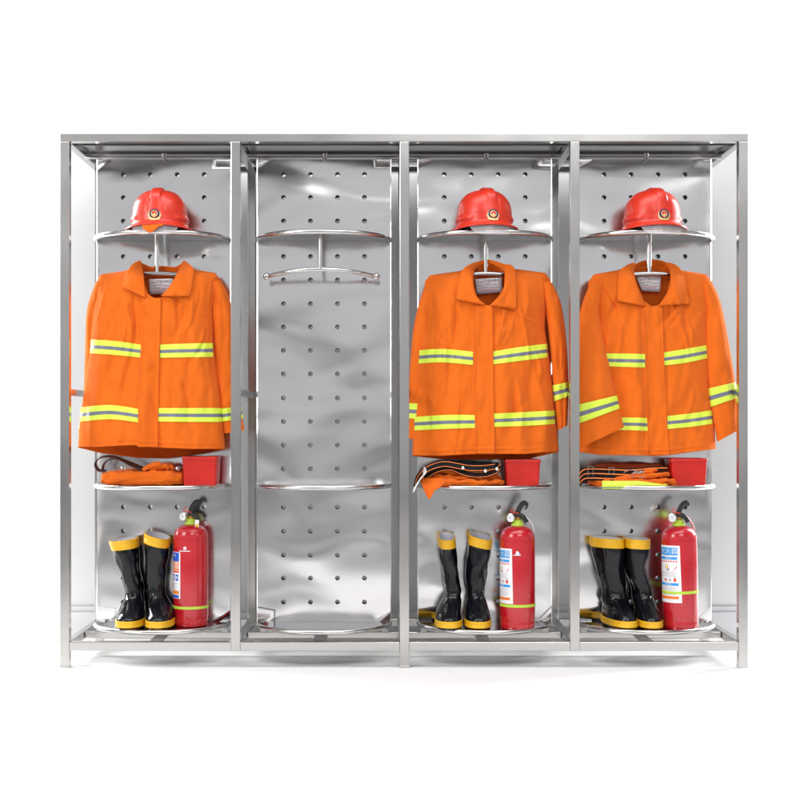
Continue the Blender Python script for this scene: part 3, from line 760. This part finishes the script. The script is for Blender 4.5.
# ------------------------------------------------------------------ extinguishers
def extinguisher(px, y0, label, ring_z, kind, lean=0.0, spin=0):
    z0 = SH[2] + .0045; x0 = W(px, 560, y0).x
    O = Vector((x0, y0, z0)); Rl = Matrix.Rotation(lean, 3, 'Y')
    T = lambda v: O + Rl @ Vector(v)
    root = thing('fire_extinguisher', label, 'fire extinguisher', O, 'fire extinguishers on the bottom shelves')
    def fin(b, *a, **k): b.v = [T(v) for v in b.v]; return b.build(*a, **k)
    Rc = .0668
    b = MB(); b.lathe((0, 0, 0), [(.001, .004), (.055, .003), (.060, 0), (.0645, .002), (.0655, .008), (.0657, .026), (.0648, .029), (.0655, .032), (.0668, .040), (.0668, .325), (.0660, .330), (.0664, .336),
                                   (.0652, .350), (.0615, .363), (.054, .374), (.043, .382), (.030, .387), (.022, .389), (.022, .394), (.001, .394)], 72)
    rc = random.Random(kind * 31)
    for k in range(14):          # chipped paint
        q, zz, rr = R(rc.uniform(-20, 75)), rc.choice((rc.uniform(.004, .03), rc.uniform(.03, .11), rc.uniform(.03, .33))), rc.uniform(.0006, .0016)
        pts = [(q + rr * rc.uniform(.6, 1.2) * math.cos(w) / .0668, zz + rr * rc.uniform(.6, 1.2) * math.sin(w)) for w in [k2 * math.pi / 3 for k2 in range(6)]]
        b.add([(.0673 * math.sin(a), -.0673 * math.cos(a), z) for a, z in pts], [[0, 1, 2, 3, 4, 5]], 1)
    cyl = fin(b, 'cylinder', [M['extred'], M['greyink']], root, sharp=35)
    b = MB(); b.lathe((0, 0, 0), [(Rc - .0005, ring_z - .0055), (Rc + .0015, ring_z - .005), (Rc + .0018, ring_z), (Rc + .0015, ring_z + .005), (Rc - .0005, ring_z + .0055)], 72)
    fin(b, 'lime_band', M['limecollar'], root)
    b = MB(); b.lathe((0, 0, 0), [(.001, .389), (.025, .389), (.025, .392), (.019, .400), (.016, .411), (.001, .411)], 36); fin(b, 'neck_collar', M['limecollar'], root)
    b = MB(); b.lathe((0, 0, 0), [(.001, .412), (.014, .412), (.014, .420), (.012, .422), (.012, .432), (.001, .433)], 24)
    b.tube([(-.010, -.006, .422), (-.026, -.014, .419)], .006, 12); fin(b, 'valve', M['brass'], root)
    # pressure gauge, facing the front left
    gx = Vector((-.027, -.018, .420)); nrm = Vector((-.45, -.89, .05)).normalized(); sd = nrm.cross(Vector((0, 0, 1))).normalized(); up = sd.cross(nrm)
    b = MB()
    cr = lambda r, d: [gx + nrm * d + sd * r * math.cos(q) + up * r * math.sin(q) for q in [2 * math.pi * k / 28 for k in range(28)]]
    b.grid([cr(.001, -.008), cr(.010, -.008), cr(.0155, -.004), cr(.0155, .004), cr(.0135, .0045), cr(.0130, .0025)], True, 0); b.fan(cr(.0130, .0025), gx + nrm * .0025, 1)
    b.add([gx + nrm * .0032 + sd * -.001 + up * -.003, gx + nrm * .0032 + sd * .001 + up * -.003, gx + nrm * .0032 + sd * .004 + up * .010], [[0, 1, 2]], 2)
    fin(b, 'gauge', [M['steelclip'], M['white'], M['ink']], root)
    # levers
    b = MB()
    pa = spline([(-.004, -.002, .424), (.002, -.004, .444), (.010, -.006, .462), (.020, -.008, .474), (.033, -.009, .477)], 16)
    b.tube(pa, lambda s: .0105 - .0015 * s, 10, flat=.75)
    b.tube([(.031, -.009, .478), (.036, -.009, .471), (.034, -.009, .465)], .006, 8); fin(b, 'squeeze_lever', M['blackplastic'], root)
    b = MB(); b.tube(spline([(-.002, -.004, .430), (.012, -.008, .428), (.024, -.010, .418), (.034, -.011, .402)], 14), lambda s: .0095 - .001 * s, 10, flat=.8)
    b.box((-.012, -.012, .418), (.012, .012, .436), .002); fin(b, 'carry_handle', M['blackplastic'], root)
    b = MB(); b.tube([(-.018, -.010, .440), (.004, -.012, .436)], .0022, 8); b.tube([(-.020 + .007 * math.cos(q), -.010, .446 + .007 * math.sin(q)) for q in [2 * math.pi * k / 16 for k in range(17)]], .0016, 6, caps=False)
    fin(b, 'safety_pin', M['redprint'], root)
    b = MB(); b.tube(spline([(.016, .004, .424), (.036, .006, .416), (.052, .014, .398), (.063, .030, .370), (.062, .046, .330), (.056, .055, .25), (.054, .056, .18)], 40), .0048, 12)
    if kind != 1: fin(b, 'hose', M['pinkhose' if kind == 4 else 'white'], root)
    # wrapped label
    def cp(deg, z, off=.0006):
        a = R(deg); return (Rc + off) * math.sin(a), -(Rc + off) * math.cos(a), z
    def patch(b, d0, d1, z0, z1, mat, off=.0008):
        n = max(2, int(abs(d1 - d0) / 4)); b.grid([[cp(lerp(d0, d1, k / n), z, off) for k in range(n + 1)] for z in (z0, z1)], mat=mat)
    def word(b, s, deg, z, h, mat, off=.0016, wide=1.0):
        tv, tf = text_verts(s, 1.0); b.add([cp(deg + math.degrees(v[0] * h * wide / Rc), z + v[1] * h, off) for v in tv], tf, mat)
    mats = [M['white'], M['blue'], M['deepblue'], M['redprint'], M['orangeprint'], M['yellowprint'], M['greyink'], M['ink']]
    b = MB()
    if kind == 1:
        e = -28 + spin; patch(b, e - 100, e, .108, .286, 0)
        patch(b, e - 97, e - 5, .250, .284, 2, .0011); word(b, '消防安全', e - 40, .272, .012, 0)
        patch(b, e - 97, e - 5, .216, .249, 4, .0011); word(b, '灭火器', e - 42, .233, .029, 0)
        patch(b, e - 97, e - 5, .207, .214, 3, .0011)
        for k in range(4):
            patch(b, e - 22 - k * 21, e - 8 - k * 21, .176, .200, 2, .0011); patch(b, e - 18 - k * 21, e - 12 - k * 21, .183, .194, 0, .0014)
        for k in range(5): patch(b, e - 90, e - 12 - 5 * (k % 2), .142 + .006 * k, .1432 + .006 * k, 6, .0011)
        patch(b, e - 45, e - 38, .142, .165, 3, .0013)
        patch(b, e - 97, e - 6, .124, .138, 4, .0011)
        for k in range(3): patch(b, e - 90, e - 10, .127 + .0035 * k, .1280 + .0035 * k, 5, .0013)
        patch(b, e - 97, e - 6, .110, .121, 2, .0011)
        fin(b, 'label', mats, cyl); b = MB()
        ring = lambda r0, r1: b.grid([[cp(-11 + math.degrees(r * math.cos(q) / Rc), .302 + r * math.sin(q), .0012) for q in [2 * math.pi * k / 24 for k in range(25)]] for r in (r0, r1)], mat=0)
        ring(.0035, .0065); ring(.0001, .002); patch(b, -32, 6, .2895, .2925, 0, .0012)
        fin(b, 'maker_mark', mats, cyl)
        b = MB(); b.box((.020, -.032, .368), (.036, -.029, .408), .001, 0); b.box((.023, -.0335, .376), (.034, -.0325, .392), .0003, 1)
        fin(b, 'hang_tag', [M['tag'], M['yellowprint']], root)
    else:
        e = (-24 if kind == 3 else -11) + spin; zb, zt = (.098, .306) if kind == 3 else (.102, .318)
        n = 26
        b.grid([[cp(lerp(e - 110, e + (4 if z == zb else 0), k / n), z, .0008) for k in range(n + 1)] for z in (zb, zt)], mat=0)
        Z = lambda t: lerp(zt, zb, t)
        patch(b, e - 104, e - 7, Z(.17), Z(.035), 1, .0012); word(b, '灭火器', e - 40, Z(.103), .024, 0, wide=1.1)
        patch(b, e - 104, e - 9, Z(.245), Z(.20), 1, .0012); word(b, '使用方法', e - 40, Z(.222), .007, 0)
        for k in range(9): patch(b, e - 14 - k * 9, e - 9 - k * 9, Z(.29), Z(.265), 3, .0012)
        patch(b, e - 50, e - 42, Z(.40), Z(.34), 5, .0012); patch(b, e - 47, e - 36, Z(.44), Z(.40), 6, .0013)
        a0 = cp(e - 22, Z(.44), .0013); a1 = cp(e - 20, Z(.44), .0013); a2 = cp(e - 9, Z(.36), .0013); a3 = cp(e - 12, Z(.36), .0013); b.add([a0, a1, a2, a3], [[0, 1, 2, 3]], 3)
        for k in range(3): patch(b, e - 90, e - 12 - 6 * (k % 2), Z(.475 + .03 * k), Z(.468 + .03 * k), 6, .0012)
        patch(b, e - 22, e - 13, Z(.63), Z(.575), 3, .0012); patch(b, e - 19, e - 16, Z(.575), Z(.555), 7, .0012); patch(b, e - 57, e - 47, Z(.62), Z(.585), 3, .0012); patch(b, e - 37, e - 30, Z(.62), Z(.58), 6, .0012)
        patch(b, e - 104, e - 6, Z(.70), Z(.655), 1, .0012); word(b, '注意事项', e - 42, Z(.678), .007, 0)
        for k in range(6): patch(b, e - 92, e - 10 - 7 * (k % 3 == 2), Z(.735 + .024 * k), Z(.729 + .024 * k), 6, .0012)
        patch(b, e - 104, e - 6, Z(.935), Z(.885), 4, .0012)
        fin(b, 'label', mats, cyl)
        if kind == 3:
            b = MB(); patch(b, -20, 5, .281, .2835, 0, .0012)
            b.add([cp(-12, .284, .0012), cp(4, .284, .0012), cp(2, .289, .0012), cp(-6, .299, .0012), cp(-10, .296, .0012)], [[0, 1, 2, 3, 4]], 0)
            b.add([cp(-2, .285, .0016), cp(3, .285, .0016), cp(0, .291, .0016)], [[0, 1, 2]], 1); fin(b, 'maker_mark', mats, cyl)
extinguisher(190.8, .180, 'red fire extinguisher in the far left bay with an orange and blue label', .073, 1)
extinguisher(517.5, .108, 'red fire extinguisher with a white triangle mark, right of the rack centre', .090, 3)
extinguisher(681, .112, 'red fire extinguisher whose lime band crosses its label, far right bay', .140, 4, lean=R(-1.2))

# ------------------------------------------------------------------ red boxes
def red_box(pxl, pxr, pyt, pyb, y0, label):
    a = W(pxl, pyb, y0); c = W(pxr, pyt, y0); z0 = SH[1] + .0045; z1 = c.z; dp = .135
    cx, cy = (a.x + c.x) / 2, y0 + dp / 2
    hw = (c.x - a.x) / 2
    root = thing('plastic_box', label, 'box', (cx, cy, z0), 'red plastic boxes on the middle shelves')
    def rr(s, z, inset=0.0):
        w, d, rc = hw * s - inset, dp / 2 * s - inset, .010
        pts = []
        for (sx, sy, a0) in ((1, 1, 0), (-1, 1, 90), (-1, -1, 180), (1, -1, 270)):
            for k in range(6):
                q = R(a0 + k * 18); pts.append((cx + sx * (w - rc) + rc * math.cos(q), cy + sy * (d - rc) + rc * math.sin(q), z))
        return pts
    b = MB(); rows = [rr(.90, z0, .004), rr(.91, z0 + .002), rr(.915, z0 + .006), rr(.97, z1 - .012)]
    b.grid(rows, True); b.fan(rows[0], (cx, cy, z0)); 
    inn = [rr(.97, z1 - .004, .003), rr(.91, z0 + .005, .003)]; b.grid(inn, True); b.fan(inn[-1], (cx, cy, z0 + .005))
    b.build('tub', M['plasticbox'], root)
    b = MB(); b.grid([rr(.965, z1 - .013), rr(1.0, z1 - .0125), rr(1.0, z1 - .002), rr(.99, z1), rr(.95, z1), rr(.94, z1 - .004)], True)
    b.fan(rr(.94, z1 - .004), (cx, cy, z1 - .0045)); b.build('lid', M['plasticbox'], root)
red_box(181.5, 217, 456.5, 486, .095, 'red plastic box on the middle shelf of the far left bay')
red_box(505, 541, 459.5, 489.5, .085, 'red plastic box right of the crumpled trousers, just right of the rack centre')
red_box(671, 708, 458.5, 488.5, .085, 'red plastic box on the middle shelf of the far right bay')

# ------------------------------------------------------------------ folded clothing and belts
def blob_rows(c, h, e1, e2, amp, seed, fx=60, nz=34, na=90, lean=0.0, ridge=0.0, sag=None):
    """superellipsoid of cloth: c centre, h half sizes"""
    rows = []
    for j in range(nz + 1):
        ph = -math.pi / 2 + math.pi * j / nz; row = []
        for k in range(na):
            th = 2 * math.pi * k / na
            p = lambda v, e: math.copysign(abs(v) ** e, v)
            x = h[0] * p(math.cos(ph), e1) * p(math.cos(th), e2); y = h[1] * p(math.cos(ph), e1) * p(math.sin(th), e2); z = h[2] * p(math.sin(ph), e1)
            nr = Vector((x / h[0] ** 2, y / h[1] ** 2, z / h[2] ** 2)).normalized()
            d = amp * N(x * fx + seed, y * fx * .6, z * fx * 1.4 + seed) + amp * .35 * N(x * fx * 2.5, y * fx * 2, z * fx * 3 + seed)
            if ridge: d -= ridge * math.exp(-(abs(N(x * fx * .5 + seed + 5, y * 20, z * fx * 1.2)) / .09) ** 2)
            q = Vector((x, y, z)) + nr * d
            q.z += lean * q.x
            if sag: q.z -= sag(q)
            row.append(Vector(c) + q)
        rows.append(row)
    return rows
ZS = SH[1] + .0045
def topz(py, y): return W(400, py, y).z
# far left bay: rolled trousers
a, c = W(100, 486, .12), W(184, 470.5, .12)
zc = (ZS + c.z) / 2; hz = (c.z - ZS) / 2
root = thing('folded_trousers', 'orange trousers rolled into a neat flat bundle in the far left bay', 'trousers', ((a.x + c.x) / 2, .16, ZS), 'orange trousers on the middle shelves')
b = MB()
b.grid(blob_rows(((a.x + c.x) / 2, .155, zc), ((c.x - a.x) / 2, .062, hz), .45, .5, .0075, 3, fx=46, ridge=.005), True)
b.build('bundle', M['orange'], root, weld=1e-5, sharp=80)
b = MB()
for k, (x0, y0, x1, y1, rad) in enumerate(((143, 470, 159, 464, .0085), (150, 470, 166, 466, .0095), (158, 470, 171, 466.5, .0085), (163, 468, 171, 465, .006))):
    p0, p1 = W(x0, y0, .105 + .01 * k), W(x1, y1, .105 + .012 * k)
    b.tube(spline([tuple(p0), tuple((p0 + p1) / 2 + Vector((0, 0, .005))), tuple(p1), tuple(p1 + Vector((.006, .004, -.012)))], 14), lambda s, rad=rad: rad * (.7 + .5 * math.sin(math.pi * min(1, s * .9 + .1))), 10)
b.build('loose_tie', M['orange'], root)
b = MB(); pts = []
for k in range(40):
    q = k / 39 * 4.2 * math.pi; rad = .004 + .021 * k / 39
    pts.append((c.x + .004, .135 + rad * 1.3 * math.cos(q), zc + rad * math.sin(q)))
b.tube(pts, .0028, 8); b.build('rolled_edge', M['orange'], root)
# brown belt looped on top of it
b = MB()
loop = spline([tuple(W(x, y, .13)) for x, y in ((106, 471), (98.5, 470), (95.5, 463.5), (100, 457.8), (110, 456.3), (120, 459), (130, 464.5), (140, 468.5), (152, 470.2))], 60)
b.ribbon(loop, lambda s: (0, 1, .15), .034, .0035)
loop2 = spline([tuple(W(x, y, .15)) for x, y in ((102.5, 471), (104, 464), (110, 459), (119, 458.8), (130, 462.5), (141, 467), (150, 469.8))], 50)
b.ribbon(loop2, lambda s: (0, 1, .1), .034, .0035)
bo = b.build('belt', M['brown'])
origin_to(bo, W(120, 471, .14)); tag(bo, 'dark brown leather belt looped on the rolled orange trousers', 'belt')
b = MB()
for (x, y) in ((122, 467.5), (149, 467), (177, 468)):
    p = W(x, y, .128); b.lathe(p - Vector((0, 0, .008)), [(.001, 0), (.0065, .001), (.008, .006), (.0065, .011), (.001, .013)], 16)
b.build('buckle', M['steelclip'], bo)

# bay right of the centre: crumpled trousers with a leg over the shelf edge
root = thing('folded_trousers', 'crumpled orange trousers with one corner drooping over the shelf edge', 'trousers', (BAY[2] - .06, .13, ZS), 'orange trousers on the middle shelves')
a, c = W(421, 488, .1), W(505, 470, .1)
b = MB()
xm = (a.x + c.x) / 2; hw = (c.x - a.x) / 2
for k, (dx, wz, z, hz, yy, s) in enumerate(((0, 1.0, .013, .014, .125, 2.2), (-.006, .94, .033, .012, .135, 6.1), (-.022, .78, .048, .011, .14, 9.4), (-.05, .5, .060, .010, .15, 14.2))):
    b.grid(blob_rows((xm + dx, yy, ZS + z), (hw * wz, .075 - .006 * k, hz), .55, .6, .011, s, fx=36, ridge=.008, lean=-.03 * k), True)
b.build('bundle', M['orange'], root, weld=1e-5, sharp=80)
b = MB()
fl = []
for j in range(26):
    v = j / 25; row = []
    for i in range(31):
        u = i / 30
        px = lerp(419 + 6 * v, 447 - 10 * v ** 2, u); py = lerp(478, 489 + 9.5 * math.exp(-((u - .35) / .3) ** 2), v)
        row.append(W(px, py, .045 - .010 * math.sin(math.pi * u) - .055 * v ** 1.5 * sstep(0, .4, v) + N(px / 4, py / 12, 3) * .006 + .02 * (1 - v)))
    fl.append(row)
b.grid(fl); b.build('drooping_leg', M['orange'], root, solid=.004)
# its belt: black webbing with orange edges and rivets
b = MB(); e = MB(); rv = MB()
def belt_path(pts, y): return spline([tuple(W(px, py, y + dy)) for px, py, dy in pts], 70)
paths = [belt_path(((415, 487, -.01), (418.5, 478, -.012), (426, 470, -.008), (436, 465.5, 0), (446, 464, 0), (458, 466, 0), (470, 468, .004), (484, 468, .004), (495, 466.5, .01)), .055),
         belt_path(((424, 478, 0), (436, 470, 0), (450, 467.5, 0), (462, 472, .0), (474, 474.5, 0), (487, 474, 0), (497, 470, .004), (500, 466, .015)), .062)]
for p in paths:
    b.ribbon(p, lambda s: (.1, .35, 1), .026, .004)
    for off in (-.0092, .0092):
        e.ribbon([Vector(q) + Vector((0, -.0032 + off * .3, off)) for q in p], lambda s: (.1, .35, 1), .0022, .0015)
b.ribbon(belt_path(((445, 462, 0), (460, 463.5, 0), (480, 464, 0), (499, 465, .0)), .10), lambda s: (.1, .35, 1), .02, .004)
bo = b.build('belt', M['dark']); origin_to(bo, W(455, 478, .06)); tag(bo, 'black webbing belt with orange stitched edges heaped on the crumpled trousers', 'belt')
e.build('stitching', M['orangeprint'], bo)
for (px, py) in ((463, 468), (485.5, 471), (497, 469)):
    p = W(px, py, .05); rv.grid([[p + Vector((r * math.cos(q), yy, r * math.sin(q))) for q in [2 * math.pi * k / 18 for k in range(18)]] for r, yy in ((.006, .004), (.006, .0), (.004, -.002), (.0005, -.0028))], True)
rv.build('rivet', M['steelclip'], bo)
b = MB()
for k in range(4):
    o = k * 2.0
    b.tube(spline([tuple(W(px, py, yy)) for px, py, yy in ((424 - o * .2, 467 + o, .045), (426 - o * .4, 472 + o * .6, .03), (421 - o * .5, 478 + o * .7, .022), (417 - o * .6, 485 + o * .8, .02), (415 - o * .3, 490 + o * .5, .018))], 24), .0021, 8)
co = b.build('cord', M['cord']); origin_to(co, W(420, 480, .03)); tag(co, 'loose bundle of white cords at the left end of the heaped black belt', 'cord')

# far right bay
root = thing('folded_trousers', 'folded orange trousers with a lime stripe along the front in the far right bay', 'trousers', (BAY[3] - .07, .12, ZS), 'orange trousers on the middle shelves')
a, c = W(590, 489, .09), W(677, 474, .09); xm = (a.x + c.x) / 2; hw = (c.x - a.x) / 2
b = MB()
b.grid(blob_rows((xm, .115, ZS + .015), (hw, .075, .016), .5, .55, .009, 4.4, fx=40, ridge=.006), True)
b.grid(blob_rows((xm + .02, .11, ZS + .036), (hw * .72, .060, .011), .55, .6, .006, 8.4, fx=34, ridge=.005, lean=.07), True)
b.grid(blob_rows((xm + .035, .10, ZS + .050), (hw * .36, .035, .008), .6, .7, .006, 12.4, fx=44, ridge=.005, lean=.22), True)
b.build('bundle', M['orange'], root, weld=1e-5, sharp=80)
rows = []; b = MB()
for j in range(9):
    v = j / 8; row = []
    for i in range(61):
        u = i / 60; px = lerp(602, 667, u); py = lerp(481.0 + 3.4 * sstep(.5, 1, u), 488.7, v)
        row.append(W(px, py, .036 - .006 * math.sin(math.pi * v) + .012 * abs(2 * u - 1) ** 3 + N(px / 7, py / 5, 2) * .002))
    rows.append(row)
b.grid(rows, matf=lambda i, j: 1 if (j == 6 and i < 22) else 0); b.build('reflective_tape', [M['lime'], M['tapegrey']], root, solid=.003)
b = MB()
a, c = W(594, 474, .17), W(668, 462.5, .17)
b.grid(blob_rows(((a.x + c.x) / 2, .185, (ZS + c.z) / 2), ((c.x - a.x) / 2, .055, (c.z - ZS) / 2), .5, .5, .004, 17, fx=26, ridge=.003), True)
ho = b.build('folded_hood', M['orange_dk'], weld=1e-5, sharp=80); origin_to(ho, ((a.x + c.x) / 2, .185, ZS))
tag(ho, 'dark rust folded cloth behind the striped black belts in the far right bay', 'folded cloth')
b = MB(); e = MB()
for k in range(3):
    py = 469.2 + 4.6 * k
    p = belt_path(((579 - k * .5, py + 12 - 2.5 * k, .0), (579.5, py + 5, 0), (584, py + .8, 0), (592, py, 0), (610, py + .6, 0), (630, py + 1.2, 0), (650, py - .5 + k, .01), (667, py - 1 + k * .5, .02)), .085 - .012 * k)
    b.ribbon(p, lambda s: (.05, .30, 1), .0165, .005)
    e.ribbon([Vector(q) + Vector((0, -.0042, .0012)) for q in p], lambda s: (.05, .30, 1), .0042, .002)
bo = b.build('belt', M['dark']); origin_to(bo, W(620, 482, .08)); tag(bo, 'stacked black webbing belt with orange stripes in the far right bay', 'belt')
e.build('stripe', M['orangeprint'], bo)
b = MB()
for (x0, y0, x1, y1) in ((588, 466.5, 593, 473), (609, 467.5, 614, 474), (588, 473, 593, 478)):
    p0, p1 = W(x0, y0, .068), W(x1, y1, .068)
    b.tube([p0, (p1.x, p0.y, p0.z), p1, (p0.x, p0.y, p1.z), p0], .0012, 6)
random.seed(5)
for k in range(8):
    x = 627 + random.random() * 14; y = 471 + random.random() * 6
    b.tube(spline([tuple(W(x + dx, y + dy, .052)) for dx, dy in ((-5, random.uniform(-2, 2)), (0, random.uniform(-1.5, 1.5)), (5, random.uniform(-2.5, 2.5)))], 10), .0017, 6)
b.build('clip', M['steelclip'], bo)

# ------------------------------------------------------------------ camera, light
cam = bpy.data.cameras.new('camera'); co = bpy.data.objects.new('camera', cam); COL.objects.link(co)
co.location = (0, -D, ZH); co.rotation_euler = (math.pi / 2, 0, 0)
cam.sensor_width = 36; cam.lens = 36 * D / (800 / K); cam.shift_x = 15 / 800; cam.shift_y = 25 / 800; cam.clip_end = 200
S.camera = co
def area(name, loc, target, sx, sy, power, col=(1, 1, 1)):
    l = bpy.data.lights.new(name, 'AREA'); l.shape = 'RECTANGLE'; l.size = sx; l.size_y = sy; l.energy = power; l.color = col
    o = bpy.data.objects.new(name, l); COL.objects.link(o); o.location = loc
    o.rotation_euler = (Vector(target) - Vector(loc)).to_track_quat('-Z', 'Y').to_euler(); return o
area('key_softbox', (-4.6, -3.8, 3.6), (.2, .1, 1.05), 2.4, 2.4, 165, (1, .985, .965))
area('front_fill', (1.6, -6.2, 4.9), (.1, 0, .9), 3.4, 2.2, 110)  # unseen lamp added to brighten collars and boots from the front
area('overhead_fill', (0, -1.45, 4.4), (0, -.9, 0), 5.0, 2.2, 150)  # unseen lamp added above to bring the floor up to white
area('backdrop_fill', (-3.3, 1.3, 2.2), (0, 3.2, 1.7), 1.0, 2.4, 260)  # unseen pair of lamps added to burn the backdrop out to white
area('backdrop_fill', (3.3, 1.3, 2.2), (0, 3.2, 1.7), 1.0, 2.4, 260)
# world gradient made up for the steel's reflections: pale low band, dimmer elsewhere, uneven
w = bpy.data.worlds.new('World'); S.world = w; w.use_nodes = True
nt = w.node_tree; bg = nt.nodes['Background']; bg.inputs['Strength'].default_value = 1.0
tc = nt.nodes.new('ShaderNodeTexCoord'); sx = nt.nodes.new('ShaderNodeSeparateXYZ'); nt.links.new(tc.outputs['Generated'], sx.inputs[0])
nz = nt.nodes.new('ShaderNodeTexNoise'); nz.inputs['Scale'].default_value = 2.2; nz.inputs['Detail'].default_value = 2; nt.links.new(tc.outputs['Generated'], nz.inputs['Vector'])
ma = nt.nodes.new('ShaderNodeMath'); ma.operation = 'MULTIPLY_ADD'; ma.inputs[1].default_value = 0.25; nt.links.new(nz.outputs['Fac'], ma.inputs[0]); nt.links.new(sx.outputs['Z'], ma.inputs[2])
cr = nt.nodes.new('ShaderNodeValToRGB'); nt.links.new(ma.outputs[0], cr.inputs['Fac'])
el = cr.color_ramp.elements; el[0].position = 0.02; el[0].color = (.30, .30, .305, 1); el[1].position = 0.075; el[1].color = (.48, .475, .47, 1)
e = el.new(.14); e.color = (.74, .74, .75, 1); e = el.new(.335); e.color = (.78, .79, .81, 1); e = el.new(.365); e.color = (.52, .52, .53, 1); e = el.new(.60); e.color = (.30, .30, .31, 1); e = el.new(.95); e.color = (.20, .20, .21, 1)
nt.links.new(cr.outputs['Color'], bg.inputs['Color'])
S.view_settings.view_transform = 'Standard'; S.view_settings.look = 'None'; S.view_settings.exposure = -0.10; S.view_settings.gamma = 1
S.cycles.max_bounces = 10; S.cycles.use_denoising = True; S.cycles.transparent_max_bounces = 12
